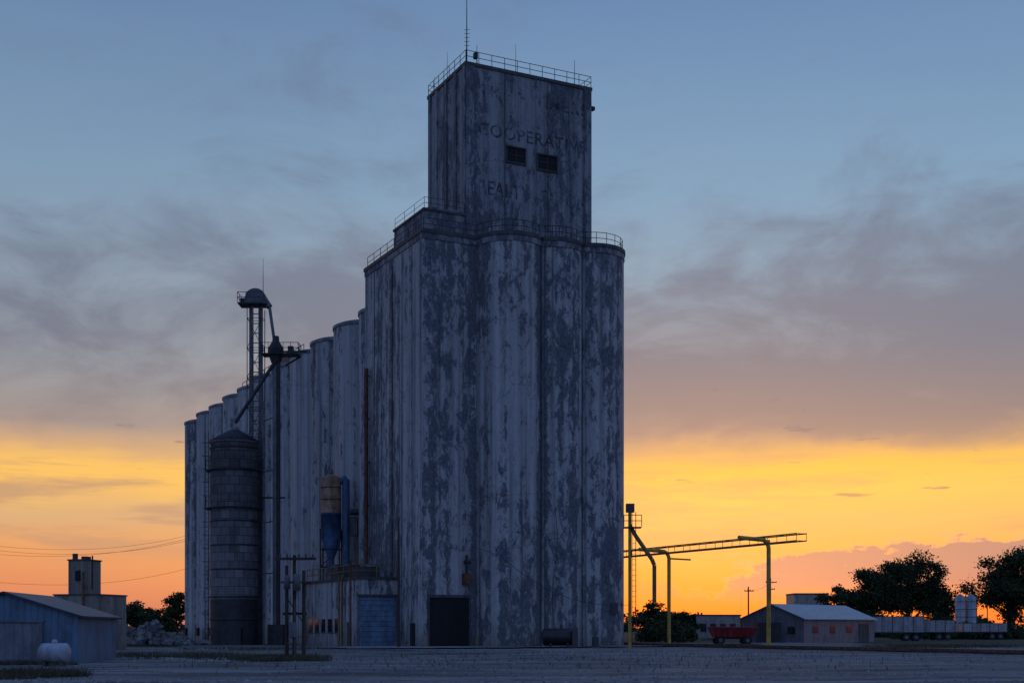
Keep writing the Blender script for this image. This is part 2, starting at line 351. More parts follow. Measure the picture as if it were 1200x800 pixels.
# dust collector
DC=empty('dust_collector'); 
ax,ay=-2.0,b_for(388,-2); wx,wy=loc2w(ax,ay); DC.location=(wx,wy,0)
D=wy; b=B()
z=lambda y:zd(y,D)
b.lathe([(.2,z(556)),(.95,z(559)),(.97,z(561)),(.97,z(601))],M_tan,28); 
b.lathe([(1.0,z(601)),(1.0,z(604)),(.97,z(604)),(.97,z(632)),(.3,z(655)),(.3,z(668))],M_blue,28)
for y in(572,586): b.lathe([(1.0,z(y)),(1.0,z(y)+.1)],M_rust,28)
b.done('collector_body',DC)
b=B(); b.tube((1.45,-.2,z(562)),(1.45,-.2,z(672)),.36,M_blue,16); b.tube((.6,-.1,z(566)),(1.5,-.2,z(560)),.34,M_blue,16)
for sx in(-.9,.9):
    for sy in(-.9,.9): b.tube((sx,sy,sh+.2),(sx,sy,z(620)),.07,M_dsteel)
for zz in (7.5,9.2): b.pipe([(-.9,-.9,zz),(.9,-.9,zz),(.9,.9,zz),(-.9,.9,zz),(-.9,-.9,zz)],.05,M_dsteel)
b.tube((-.9,-.9,7.5),(.9,-.9,9.2),.04,M_dsteel); b.tube((1.9,-.4,z(600)),(2.7,-.4,z(600)),.3,M_dsteel); b.box(1.9,2.6,-.8,0,z(628),z(606),M_trim)
b.done('collector_duct_and_frame',DC)
# grain dryer
GD=empty('grain_dryer',W(275,125)); D=125; z=lambda y:zd(y,D); r=2.25
b=B(); b.lathe([(r,0),(r,z(520)),(r+.12,z(520)),(r+.12,z(517)),(.45,z(504)),(.45,z(501)),(.1,z(500))],M_bin,48); b.done('dryer_shell',GD)
b=B()
b.lathe([(r+.02,z(519.5)),(r+.2,z(517.5)),(.5,z(503.8))],M_dsteel,48,closed=False)
for y,w in((527,.1),(553,.45),(597,.5),(612,.08),(640,.06),(668,.06),(700,.12),(726,.1)): b.lathe([(r+.01,z(y)),(r+w,z(y)),(r+w,z(y)+.14),(r+.01,z(y)+.14)],M_dsteel,48,closed=False)
b.lathe([(r+.03,0),(r+.03,z(702))],M_dsteel,48,closed=False)
for y in(553,597):
    for hh in(.55,1.05): 
        for i in range(32):
            t0,t1=2*math.pi*i/32,2*math.pi*(i+1)/32; q=r+.5; b.tube((q*math.cos(t0),q*math.sin(t0),z(y)+.18+hh),(q*math.cos(t1),q*math.sin(t1),z(y)+.18+hh),.02,M_dsteel,5)
    for i in range(16): t=2*math.pi*i/16; b.tube((q*math.cos(t),q*math.sin(t),z(y)),(q*math.cos(t),q*math.sin(t),z(y)+1.2),.02,M_dsteel,5)
for sx in(-2.7,2.35):
    for dx in(0,.35): b.tube((sx+dx,-.6,.5),(sx+dx,-.6,z(517)+.8),.04,M_dsteel,6)
    for i in range(45): b.tube((sx,-.6,.8+i*.42),(sx+.35,-.6,.8+i*.42),.02,M_dsteel,5)
    for i in range(14): b.pipe([(sx,-.6,3+i*1.25),(sx-.2,-1.1,3+i*1.25),(sx+.55,-1.1,3+i*1.25),(sx+.35,-.6,3+i*1.25)],.02,M_dsteel,5)
b.box(-1.5,1.2,-3.0,-2.1,0,1.7,M_dsteel)
b.done('dryer_ladders_and_rings',GD)
# bucket elevator 1
LG=empty('bucket_elevator',W(300,128)); D=128; z=lambda y:zd(y,D); b=B()
for sx in(-.45,.45): b.box(sx-.17,sx+.17,-.25,.25,0,z(356),M_steel)
for i in range(34):
    zz=1+i*.95
    if zz<z(360): b.box(-.28,.28,-.2,-.14,zz,zz+.08,M_dsteel)
for sx in(-.75,.75): 
    for sy in(-.6,.6): b.tube((sx,sy,0),(sx,sy,z(362)),.045,M_dsteel,6)
for i in range(11):
    z0=i*2.9;z1=z0+2.9; b.tube((-.75,-.6,z0),(.75,-.6,z1),.03,M_dsteel,5); b.tube((.75,-.6,z0),(-.75,-.6,z1),.03,M_dsteel,5); b.pipe([(-.75,-.6,z1),(.75,-.6,z1),(.75,.6,z1),(-.75,.6,z1),(-.75,-.6,z1)],.03,M_dsteel,5)
b.done('leg_casings',LG); b=B()
n=14; pf=[(-1.05,z(357)),(-1.05,z(349))]+[(-1.0*math.cos(math.pi*i/n)*.98,z(349)+.85*math.sin(math.pi*i/n)) for i in range(n+1)]+[(1.1,z(349)),(1.1,z(357))]
vs=[(x,-.45,zz) for x,zz in pf]+[(x,.45,zz) for x,zz in pf]; m_=len(pf)
b.add(vs,[tuple(range(m_)),tuple(range(2*m_-1,m_-1,-1))]+[(i,m_+i,m_+(i+1)%m_,(i+1)%m_) for i in range(m_)],M_steel)
b.box(-1.6,.9,-1.1,.9,z(358.5),z(357.2),M_dsteel); b.rail([(.9,-1.1),(-1.6,-1.1),(-1.6,.9)],z(357.2),M_dsteel,1.0,.8,.03)
b.box(-1.5,-1.1,-.3,.3,z(355),z(350),M_dsteel); b.tube((.7,0,z(345)),(.7,0,z(303)),.04,M_dsteel,6,.015); b.tube((.9,0,z(352)),(1.35,-.1,z(360)),.3,M_steel,12)
b.tube((1.35,-.1,z(360)),(1.95,-.8,z(402)),.15,M_steel,10); b.done('head_and_spout',LG)
LG=empty('bucket_elevator',W(322,126)); D=126; z=lambda y:zd(y,D); b=B()
b.box(-.16,.2,-.25,.25,0,z(410),M_steel); b.box(.26,.5,-.25,.25,0,z(410),M_dsteel)
b.lathe([(.45,z(425)),(.75,z(414)),(.75,z(408)),(.35,z(400)),(.3,z(394))],M_dsteel,20,.1,0)
b.box(-1.2,2.4,-.9,.9,z(416.5),z(415.5),M_dsteel); b.rail([(-1.2,.9),(-1.2,-.9),(2.4,-.9),(2.4,.9)],z(415.5),M_dsteel,1.0,.7,.03)
b.box(1.3,1.8,-.3,.3,z(415.5),z(406),M_trim); b.tube((2.5,.2,z(417)),(1.0,.1,z(428)),.09,M_dsteel)
b.tube((.1,-.3,z(424)),(-3.6,-1,z(497)),.17,M_dsteel,10); b.tube((.4,0,z(412)),(2.6,3,z(404)),.09,M_dsteel,8)
for zz in (7,12,17,22): b.tube((0,0,zz),(-2.8,4.5,zz),.05,M_dsteel,6)
b.box(-1.5,1.0,-.1,.05,z(584),z(582),M_wood)
b.tube((-1.2,.2,0),(-1.2,.2,z(470)),.1,M_steel,8); b.box(-.6,.9,-.6,.6,0,2,M_dsteel)
b.done('leg_and_distributor',LG)
# ---------------------------------------------------------------- yellow pipe rack on the rail side
px_,py_=(945-600)/F*100,100.0
YR=empty('railcar_fall_protection_rack',(px_,py_,0),TH); b=B(); zt=zd(625,100)
L=31
for dx,dz in((0,0),(0,-.55),(-.95,0),(-.95,-.55)): b.tube((dx,0,zt+dz),(dx,L,zt+dz),.05,M_dyellow,8)
for i in range(14):
    y=i*L/13; b.pipe([(0,y,zt),(0,y,zt-.55),(-.95,y,zt-.55),(-.95,y,zt),(0,y,zt)],.025,M_dyellow,6)
b.done('overhead_truss',YR)
b=B()
def curvepost(y,x,arm,r=.17):
    pts=[(x,y,0),(x,y,zt-.95)]
    for i in range(1,7): t=i/6*math.pi/2; pts.append((x-.7*(1-math.cos(t)),y,zt-.95+.7*math.sin(t)))
    pts.append((x-arm,y,zt-.15)); b.pipe(pts,r,M_yellow,12); b.box(x-.35,x+.35,y-.35,y+.35,0,.16,M_trim)
curvepost(4.0,-.5,2.9)
b.tube((-.5,4,zt-.25),(-.5,4,zt-.56),.12,M_yellow)
b.done('curved_post',YR); b=B()
curvepost(20.6,1.05,3.2); b.tube((1.05,20.6,zt-.9),(3.4,20.6,zt-.95),.08,M_yellow); b.done('middle_post',YR)
SP=empty('yellow_loading_spout',W(738,104)); b=B(); z=lambda y:zd(y,104)
b.tube((0,0,0),(0,0,z(592)),.13,M_yellow,12); b.box(-.3,.35,-.3,.3,z(600),z(590),M_trim); b.pipe([(0,0,z(615)),(.45,0,z(627)),(1.75,-.1,z(655)),(1.95,-.1,z(662)),(1.95,-.1,z(706))],.17,M_dyellow,10)
b.rail([(-.5,-.5),(.9,-.5)],z(617),M_dsteel,.9,.5,.03); b.box(-.5,.9,-.5,.5,z(618.5),z(617.3),M_dsteel); b.tube((.15,-.3,0),(.15,-.3,z(600)),.03,M_dsteel); b.tube((.45,-.3,0),(.45,-.3,z(600)),.03,M_dsteel)
for i in range(20): b.tube((.15,-.3,.4+i*.42),(.45,-.3,.4+i*.42),.018,M_dsteel,5)
b.done('spout_and_platform',SP)
RT=empty('railroad_track',(px_,py_,0),TH); b=B()
for x in(-2.2,-.76): b.box(x-.035,x+.035,-90,150,.18,.32,M_rust)
for i in range(300): b.box(-2.75,-.2,-90+i*.8,-89.78+i*.8,.08,.18,M_wood)
b.done('rails_and_ties',RT)
FT=empty('horizontal_fuel_tank',W(655,106)); b=B()
def htank(b,L,r,zc,mat,cap=.25):
    n=20; prof_=[(-L/2-cap,.02),(-L/2-cap*.75,r*.6),(-L/2-cap*.3,r*.9),(-L/2,r),(L/2,r),(L/2+cap*.3,r*.9),(L/2+cap*.75,r*.6),(L/2+cap,.02)]
    vs=[];fs=[]
    for x,rr in prof_:
        for i in range(n): t=2*math.pi*i/n; vs.append((x,rr*math.cos(t),zc+rr*math.sin(t)))
    for k in range(len(prof_)-1):
        for i in range(n): j=(i+1)%n; fs.append((k*n+i,k*n+j,(k+1)*n+j,(k+1)*n+i))
    b.add(vs,fs,mat,True)
htank(b,2.4,.7,.95,M_black); b.box(-.8,-.6,-.5,.5,0,.5,M_dsteel); b.box(.6,.8,-.5,.5,0,.5,M_dsteel); b.tube((.2,0,1.6),(.2,0,1.9),.08,M_dsteel); b.box(1.05,1.5,-.85,-.5,.2,1.7,M_trim)
b.done('tank_and_saddles',FT)
b=B(); b.box(-.45,.45,-.4,.4,.0,.25,M_trim); b.lathe([(.3,.25),(.3,.9),(.1,1.0)],M_dsteel,16); b.tube((0,0,1),(0,0,1.3),.04,M_trim)
b.done('trash_barrel',None,W(698,105),0)
# ---------------------------------------------------------------- poles
def upole(px,D,ytop,r=.14,arms=(),name='utility_pole'):
    e=empty(name,W(px,D)); b=B(); zt_=zd(ytop,D); b.tube((0,0,0),(0,0,zt_),r,M_wood,10,r*.7)
    for y,x0,x1 in arms:
        z_=zd(y,D); s=D/F; b.box(x0*s,x1*s,-r-.1,-r,z_-.07,z_+.07,M_wood)
        for q in(.05,.35,.65,.95): X=(x0+(x1-x0)*q)*s; b.tube((X,-r-.05,z_+.07),(X,-r-.05,z_+.25),.035,M_trim,6)
    b.done('pole_and_crossarms',e); return e
upole(467,106,606,.1)
upole(877,190,687,.14,((692,-5,6),)); upole(903,210,677,.14,((682,-6,7),(690,-4,5))); upole(1157,260,700,.12,((704,-4,4),))
e=empty('transformer_rack',W(345,70)); b=B(); z=lambda y:zd(y,70); s=70/F
for px,y in((-9,662),(0,650),(11,668)): b.tube((px*s,0,0),(px*s,0,z(y)),.11,M_wood,10,.09)
b.box(-22*s,26*s,-.22,-.12,z(656),z(653),M_wood); b.box(-15*s,20*s,-.22,-.12,z(683),z(681),M_wood); b.box(-14*s,14*s,.12,.22,z(720),z(717),M_wood)
for px in(-16,-8,6,14,22): b.tube((px*s,-.17,z(653)),(px*s,-.17,z(649)),.05,M_trim,8)
b.lathe([(.05,z(692)),(.2,z(692)),(.2,z(674)),(.1,z(672))],M_steel,16,.18,-.3); b.lathe([(.05,z(690)),(.17,z(690)),(.17,z(676)),(.08,z(674))],M_steel,16,-.35,-.3)
b.box(-.25,.15,-.3,-.12,1.2,2.0,M_steel); b.tube((.05,-.14,0),(.05,-.14,3.2),.03,M_steel,6); b.tube((-9*s,0,z(700)),(11*s,0,z(730)),.03,M_wood)
b.done('posts_and_transformers',e)
b=B()
def wire(p,q,sag,r=.014,n=20):
    p=Vector(p);q=Vector(q); pts=[]
    for i in range(n+1): t=i/n; v=p.lerp(q,t); v.z-=sag*4*t*(1-t); pts.append(v)
    b.pipe(pts,r,M_dsteel,4)
for (y0,y1,d0,d1) in((628,624,100,126),(633,630,100,126),(640,627,100,126),(672,662,95,128)):
    wire((kk(-80)*d0,d0,zd(y0,d0)),(kk(232)*d1,d1,zd(y1,d1)),1.3)
wire(W(467,106,zd(608,106)),W(345,70,zd(651,70)),1.0,.012); wire(W(467,106,zd(612,106)),(W(600,108,zd(640,108))),1.2,.012)
wire(W(903,210,zd(681,210)),W(877,190,zd(691,190)),.5,.02)
b.done('power_lines')
# ---------------------------------------------------------------- left buildings
def gable(name,loc,rot,w,l,eave,ridge,wall,roof,over=.25,extras=None):
    e=empty(name,loc,rot); b=B()
    vs=[(-w/2,0,0),(w/2,0,0),(w/2,0,eave),(0,0,ridge),(-w/2,0,eave)]; vs+=[(x,l,z) for x,_,z in vs]
    b.add(vs,[(0,1,2,3,4),(9,8,7,6,5),(1,6,7,2),(5,0,4,9)],wall); b.done('walls',e)
    b=B(); sl=(ridge-eave)/(w/2)
    for sgn in(-1,1):
        x1=sgn*(w/2+over); z1=eave-sl*over
        vs=[(0,-over,ridge+.02),(x1,-over,z1+.02),(x1,l+over,z1+.02),(0,l+over,ridge+.02)]; vs+=[(x,y,z+.1) for x,y,z in vs]
        b.add(vs,[(0,1,2,3),(7,6,5,4),(0,4,5,1),(1,5,6,2),(2,6,7,3),(3,7,4,0)],roof)
    b.done('roof',e)
    if extras: b=B(); extras(b); b.done('doors_and_windows',e)
    return e
def ex(b):
    b.box(-1.2,1.6,-.04,-.004,0,1.9,M_sid_grey); b.box(-1.3,-1.2,-.08,-.004,0,1.95,M_steel); b.box(1.6,1.7,-.08,-.004,0,1.95,M_steel); b.box(-1.4,1.8,-.1,-.004,1.95,2.05,M_steel)
gable('blue_metal_shed',(kk(5)*60,60,0),math.radians(6),6.6,9,2.2,3.25,M_sid_blue,M_navy,.25,ex)
e=empty('propane_tank',W(64,56)); b=B(); htank(b,1.0,.42,.62,M_tankp,.2); b.box(-.4,-.3,-.3,.3,0,.35,M_trim); b.box(.3,.4,-.3,.3,0,.35,M_trim); b.lathe([(.12,1.0),(.12,1.16),(.05,1.2)],M_tankp,12); b.done('tank_body',e)
e=empty('concrete_batch_building',W(88,95),math.radians(-14)); b=B(); s=95/F; z=lambda y:zd(y,95)
b.box(-28*s,29*s,0,4,0,z(697),M_block); b.box(-29*s,30*s,-.08,4.08,z(697),z(695.5),M_trim); b.box(-12*s,12*s,.3,2.2,z(695.5),z(656),M_block); b.box(-13*s,13*s,.22,2.28,z(656),z(654.5),M_trim)
b.done('block_walls',e); b=B()
b.tube((-8*s,.8,z(654)),(-8*s,.8,z(647.5)),.2,M_trim); b.box(2*s,9*s,.6,1.2,z(654.5),z(651),M_trim); b.box(-2*s,4*s,.2,.296,z(680),z(668),M_dark); b.box(0,10*s,-.05,-.004,0,2.1,M_dark); b.box(-22*s,-12*s,-.05,-.004,1.4,2.5,M_dark); b.tube((14*s,-.3,0),(14*s,-.3,z(670)),.1,M_rust)
b.tube((12.8*s,1,z(690)),(12.8*s,1,z(650)),.06,M_rust); b.done('openings_and_pipes',e)
gable('small_tan_outbuilding',W(129,150),math.radians(60),4,5,1.7,2.4,M_sid_tan,M_navy)
b=B(); cx,cy,_=W(168,122)
for i in range(900):
    t=random.gauss(0,1); x=cx+t*2.2+random.uniform(-1,1); y=cy+random.gauss(0,1.1)
    hmax=1.9*math.exp(-((x-cx)/3.4)**2-((y-cy)/1.9)**2)*(1+.3*math.sin(x*2.2)); zz=random.uniform(.55,1)*hmax
    sz=random.uniform(.1,.36)*(1.3 if random.random()<.1 else 1); R3=Matrix.Rotation(random.uniform(0,6),3,Vector((random.random()-.5,random.random()-.5,random.random()-.5)).normalized())
    vs=[]
    for q in((-1,-1,-1),(1,-1,-1),(1,1,-1),(-1,1,-1),(-1,-1,1),(1,-1,1),(1,1,1),(-1,1,1)):
        v=Vector((q[0]*random.uniform(.5,1.2),q[1]*random.uniform(.5,1.1),q[2]*random.uniform(.25,.7)))*sz; v=R3@v; vs.append((x+v.x,y+v.y,max(0,zz+v.z)))
    b.add(vs,[(3,2,1,0),(4,5,6,7),(0,1,5,4),(1,2,6,5),(2,3,7,6),(3,0,4,7)],M_rock)
b.done('rubble_pile')
# ---------------------------------------------------------------- right background
def ex2(b):
    b.box(-2,1.2,-.05,-.004,0,2.3,M_trim); b.box(2.0,2.9,-.05,-.004,1,1.8,M_glass)
    for i in range(3): b.box(4.004,4.05,2+i*4,3.2+i*4,1.1,1.9,M_glass)
    b.box(4.004,4.06,13,15.5,0,2.2,M_trim)
gable('grey_metal_warehouse',W(905,148),math.radians(-42),8,17,2.7,4.3,M_sid_grey,M_roof,.3,ex2)
e=empty('flat_roofed_store',W(842,225),math.radians(10)); b=B(); s=225/F; b.box(-27*s,27*s,0,9,0,zd(721,225),M_sid_tan); b.box(-28*s,28*s,-.1,9.1,zd(721,225),zd(719.5,225),M_trim)
for i in range(4): b.box(-22*s+i*12*s,-15*s+i*12*s,-.05,-.004,1,2.4,M_glass)
b.done('walls',e)
e=empty('tall_tan_building',W(951,330),0); b=B(); s=330/F; b.box(-20*s,20*s,0,10,0,zd(696,330),M_sid_tan); b.box(-20.5*s,20.5*s,-.1,10.1,zd(696,330),zd(694.5,330),M_trim); b.box(-8*s,0,-.05,-.004,6,7.5,M_glass); b.done('walls',e)
for px in(1125,1138):
    e=empty('storage_tank',W(px,205)); b=B(); s=205/F; b.lathe([(5.6*s,0),(5.6*s,zd(699,205)),(1*s,zd(695.5,205))],M_tankp,24); 
    for y in(705,714,723): b.lathe([(5.7*s,zd(y,205)),(5.7*s,zd(y,205)+.12)],M_steel,24)
    b.tube((5.8*s,-.3,0),(5.8*s,-.3,zd(697,205)),.08,M_steel); b.done('tank_shell',e)
def wheel(b,x,y,r,w): 
    b.tube((x,y-w/2,r),(x,y+w/2,r),r,M_tyre,16); b.tube((x,y-w/2-.02,r),(x,y+w/2+.02,r),r*.5,M_steel,12)
def trailer(name,px,D,L,h,mat,rot=0):
    e=empty(name,W(px,D),rot); b=B()
    b.box(-L/2,L/2,-1.25,1.25,1.15,h,mat); b.box(-L/2,L/2,-1.28,1.28,1.05,1.15,M_trim); b.box(-L/2,L/2,-1.27,1.27,h,h+.06,M_trim)
    for i in range(int(L/1.2)+1): X=-L/2+.02+i*(L-.1)/int(L/1.2); b.box(X,X+.06,-1.29,-1.252,1.15,h,M_trim)
    b.done('body',e); b=B()
    for x in(L/2-1,L/2-2.2):
        for y in(-1.05,1.05): wheel(b,x,y,.5,.35)
    b.tube((-L/2+2,-.8,0),(-L/2+2,-.8,1.1),.07,M_dsteel); b.tube((-L/2+2,.8,0),(-L/2+2,.8,1.1),.07,M_dsteel); b.done('running_gear',e)
trailer('white_semi_trailer',1032,168,10.5,3.1,M_sid_white,math.radians(-8)); trailer('white_semi_trailer',1092,178,5.5,2.7,M_sid_white,math.radians(5)); trailer('white_semi_trailer',1150,185,6.5,2.3,M_sid_white,math.radians(5))
e=empty('red_grain_wagon',W(858,133),math.radians(4)); b=B()
vs=[(-1.9,-.8,.75),(1.9,-.8,.75),(1.9,.8,.75),(-1.9,.8,.75),(-2.35,-1.15,1.75),(2.35,-1.15,1.75),(2.35,1.15,1.75),(-2.35,1.15,1.75)]
b.add(vs,[(3,2,1,0),(4,5,6,7),(0,1,5,4),(1,2,6,5),(2,3,7,6),(3,0,4,7)],M_sid_red); b.box(-2.4,2.4,-1.2,-1.15,1.7,1.8,M_red)
for i in range(7): X=-2.1+i*.7; b.tube((X*.83,-.83,.78),(X,-1.19,1.75),.035,M_trim,5)
b.box(-1.9,1.9,-.3,.3,.55,.75,M_trim); b.tube((-2,0,.55),(-3.2,0,.45),.06,M_trim)
for x in(-1.4,1.4):
    for y in(-.85,.85): wheel(b,x,y,.42,.28)
b.done('hopper_and_wheels',e)
# ---------------------------------------------------------------- trees
def tree(name,loc,H,Wd,seed,nleaf=9000,ls=.30,base=.2,ncl=46):
    g=np.random.default_rng(seed); r=random.Random(seed); e=empty(name,loc); b=B()
    zc=H*(base+1)/2; rz=H*(1-base)/2*.9; rx=Wd/2*.86
    T=[]
    while len(T)<ncl:
        u=g.normal(0,1,3); u/=np.linalg.norm(u); rad=r.uniform(.35,1)**.6
        az_=math.atan2(u[1],u[0]); f=.84+.18*math.sin(az_*3+seed)+.12*math.sin(az_*5+2*seed)+.16*math.sin(u[2]*6+seed*1.7)
        T.append((u[0]*rx*rad*f,u[1]*rx*rad*f,zc+u[2]*rz*rad*f*(.8 if u[2]<0 else 1.05)))
    th=H*max(.12,base*.9); tr=H*.026
    trunk=[Vector((0,0,0)),Vector((r.gauss(0,.1),r.gauss(0,.1),th)),Vector((r.gauss(0,.3),r.gauss(0,.3),zc)),Vector((r.gauss(0,.5),0,zc+rz*.6))]
    for i in range(3): b.tube(trunk[i],trunk[i+1],tr*(1-i*.3),M_bark,9,tr*(1-(i+1)*.3))
    for t in T:
        t=Vector(t); q=r.uniform(.0,.75); s0=trunk[1].lerp(trunk[2],q) if t.z<zc+rz*.3 else trunk[2].lerp(trunk[3],q); 
        mid=s0.lerp(t,.5)+Vector((r.gauss(0,.25),r.gauss(0,.25),r.uniform(-.1,.3))); b.tube(s0,mid,tr*.32,M_bark,5,tr*.2); b.tube(mid,t,tr*.2,M_bark,5,.02)
        for _ in range(3):
            o=t+Vector((r.gauss(0,.7),r.gauss(0,.7),r.gauss(.1,.5)))*H*.07; b.tube(t,o,.035,M_bark,4,.01)
    b.done('trunk_and_limbs',e)
    T=np.array(T); dens=g.uniform(.3,1,ncl); p=dens/dens.sum(); idx=g.choice(ncl,nleaf,p=p); cr=(H*.5+Wd*.5)*.056*g.uniform(.6,1.25,ncl)
    C=T[idx]+g.normal(0,1,(nleaf,3))*cr[idx][:,None]*np.array([1.1,1.1,.72]); C=C[C[:,2]>.25]; n=len(C)
    A=g.normal(0,1,(n,3)); A/=np.linalg.norm(A,axis=1)[:,None]; Bv=np.cross(A,g.normal(0,1,(n,3))); Bv/=np.linalg.norm(Bv,axis=1)[:,None]
    s=ls*g.uniform(.5,1.3,(n,1)); V=np.stack([C-A*s,C+Bv*s*.55,C+A*s,C-Bv*s*.55],1).reshape(-1,3)
    me=bpy.data.meshes.new('crown'); me.from_pydata(V.tolist(),[],np.arange(4*n).reshape(-1,4).tolist()); me.materials.append(M_leaf)
    o=bpy.data.objects.new('crown',me); sc.collection.objects.link(o); o.parent=e; return e
tree('broadleaf_tree',W(1066,238),15.6,16.5,3,25000,.25,.12,70)
tree('broadleaf_tree',W(1020,245),13.8,13,4,15000,.25,.12,50)
tree('broadleaf_tree',W(982,250),11.0,9.5,15,9000,.25,.10,32)
tree('broadleaf_tree',W(1102,250),10.5,9,14,8000,.25,.10)
tree('broadleaf_tree',W(1184,215),15.2,14.5,5,21000,.24,.12,64)
tree('broadleaf_tree',W(1236,225),15.5,15,6,16000,.26,.10,60)
tree('broadleaf_tree',W(930,270),6.5,9,26,6000,.25,.06)
tree('broadleaf_tree',W(207,215),8.6,4.4,8,4500,.22,.12,24)
tree('broadleaf_tree',W(160,240),6.6,9,9,8000,.24,.06)
tree('broadleaf_tree',W(186,235),5.4,7,10,6500,.24,.06)
tree('broadleaf_tree',W(135,250),4.8,7,11,6000,.24,.06)
tree('broadleaf_tree',W(764,205),5.8,8,12,8000,.22,.06)
tree('broadleaf_tree',W(795,225),4.6,8,13,7000,.22,.06)
def mass(name,pts,n,ls,mat):
    g=np.random.default_rng(21); C=[]
    for (x,y,w,h) in pts:
        k=n; c=g.normal(0,1,(k,3)); c/=np.linalg.norm(c,axis=1)[:,None]; c*=g.uniform(.3,1,(k,1))**.5; c=c*np.array([w,w*.6,h])+np.array([x,y,h*.5]); C.append(c)
    C=np.concatenate(C); C=C[C[:,2]>0]; n=len(C); A=g.normal(0,1,(n,3)); A/=np.linalg.norm(A,axis=1)[:,None]; Bv=np.cross(A,g.normal(0,1,(n,3))); Bv/=np.linalg.norm(Bv,axis=1)[:,None]
    s=ls*g.uniform(.5,1.3,(n,1)); V=np.stack([C-A*s,C+Bv*s*.6,C+A*s,C-Bv*s*.6],1).reshape(-1,3)
    me=bpy.data.meshes.new(name); me.from_pydata(V.tolist(),[],np.arange(4*n).reshape(-1,4).tolist()); me.materials.append(mat)
    o=bpy.data.objects.new(name,me); sc.collection.objects.link(o)
pts=[]
for i in range(170):
    x=-420+i*5+random.uniform(-2,2); y=520+random.uniform(-40,60)
    pts.append((x,y,random.uniform(4,8),random.uniform(2.0,5.5)))
mass('distant_treeline',pts,330,.8,M_leaf)
pts=[]
for i in range(46):
    px=random.uniform(1050,1300); D=random.uniform(190,215); pts.append((kk(px)*D,D,1.6,random.uniform(.8,2.0)))
for i in range(26): px=random.uniform(960,1115); D=random.uniform(225,240); pts.append((kk(px)*D,D,2,random.uniform(2,3.6)))
for i in range(20): px=random.uniform(740,812); D=random.uniform(150,190); pts.append((kk(px)*D,D,1.5,random.uniform(.8,2.0)))
mass('hedgerow_brush',pts,420,.22,M_leaf)
def weeds(name,patches,hh=.35):
    V=[];Fs=[]
    for (px0,px1,D0,D1,n) in patches:
        for i in range(n):
            D=D0+(D1-D0)*random.betavariate(2,2); t=random.betavariate(2,2); x=kk(px0+(px1-px0)*t)*D; y=D; 
            if mnoise.noise(Vector((x*.45,y*.3,0)))>-.05+random.uniform(-.25,.1):
                h=hh*random.uniform(.3,1.2); a=random.uniform(0,6.3); w=.015+.02*random.random(); lx,ly=random.gauss(0,.12),random.gauss(0,.12); o=len(V)
                V+=[(x-w*math.cos(a),y-w*math.sin(a),0),(x+w*math.cos(a),y+w*math.sin(a),0),(x+lx,y+ly,h)]; Fs.append((o,o+1,o+2))
    me=bpy.data.meshes.new(name); me.from_pydata(V,[],Fs); me.materials.append(M_weed); o=bpy.data.objects.new(name,me); sc.collection.objects.link(o)
weeds('weeds',[(265,390,62,76,8000),(100,300,66,84,6000),(-60,110,40,50,9000),(110,215,112,120,4000),(1000,1210,100,125,8000),(740,900,110,128,5000),(-30,95,57,59.5,2000),(560,735,106,108.5,1200),(100,1200,45,95,2500),(200,420,96,104,2500)],.28)
# ---------------------------------------------------------------- ground
def sheet(name,pts,z,mat):
    me=bpy.data.meshes.new(name); me.from_pydata([(x,y,z) for x,y in pts],[],[tuple(range(len(pts)))]); me.materials.append(mat)
    o=bpy.data.objects.new(name,me); sc.collection.objects.link(o); return o
sheet('ground',[(-4000,-1500),(4000,-1500),(4000,5000),(-4000,5000)],0,M_field)
V=[];Fc=[]; xs=np.arange(-90,116,.8); ys=np.concatenate([np.arange(-40,30,4),np.arange(30,131,.8),np.arange(132,206,4)])
def yz(x,y):
    f=mnoise.fractal(Vector((x*.12,y*.16,0)),1.0,2.0,4)*.07+mnoise.noise(Vector((x*.9,y*.9,3)))*.015
    edge=min(1,max(0,(y-30)/8)); return .06+f*edge*.85
for y in ys:
    for x in xs: V.append((x,y,max(.02,yz(x,y))))
nx=len(xs)
for j in range(len(ys)-1):
    for i in range(nx-1):
        cx_,cy_=xs[i],ys[j]; wob_=3*mnoise.noise(Vector((cx_*.1,cy_*.1,9)))
        far=124+(60 if cx_<4 else (18 if cx_<36 else -22))
        if cx_>36: far=118-(cx_-36)*.22
        if cy_<far+wob_ and cx_>-82+wob_ and cx_<108+wob_: Fc.append((j*nx+i,j*nx+i+1,(j+1)*nx+i+1,(j+1)*nx+i))
me=bpy.data.meshes.new('gravel_yard'); me.from_pydata(V,[],Fc); me.materials.append(M_grav); me.polygons.foreach_set('use_smooth',[True]*len(Fc)); o=bpy.data.objects.new('gravel_yard',me); sc.collection.objects.link(o)
pad=[]
for t in np.linspace(0,1,30): a=-9+36*t; x,y=loc2w(a,-8+random.uniform(-.6,.6)); pad.append((x,y))
x,y=loc2w(27,2);pad.append((x,y)); x,y=loc2w(-9,3); pad.append((x,y))
sheet('concrete_pad',pad,.14,M_slab)
b=B()
for i in range(6000):
    D=38+70*random.random()**1.6; px=random.uniform(-40,1240); x=kk(px)*D
    if mnoise.noise(Vector((x*.15,D*.2,5)))<random.uniform(-.3,.35): continue
    s=random.uniform(.02,.075)*(1.8 if random.random()<.05 else 1); z0=max(.02,yz(x,D)); a=random.uniform(0,6)
    vs=[(x+s*math.cos(a+k*1.57)*random.uniform(.7,1.2),D+s*math.sin(a+k*1.57)*random.uniform(.7,1.2),z0) for k in range(4)]+[(x,D,z0+s*.8)]
    b.add(vs,[(0,1,4),(1,2,4),(2,3,4),(3,0,4)],M_slab if i%3 else M_rock)
b.done('loose_stones')
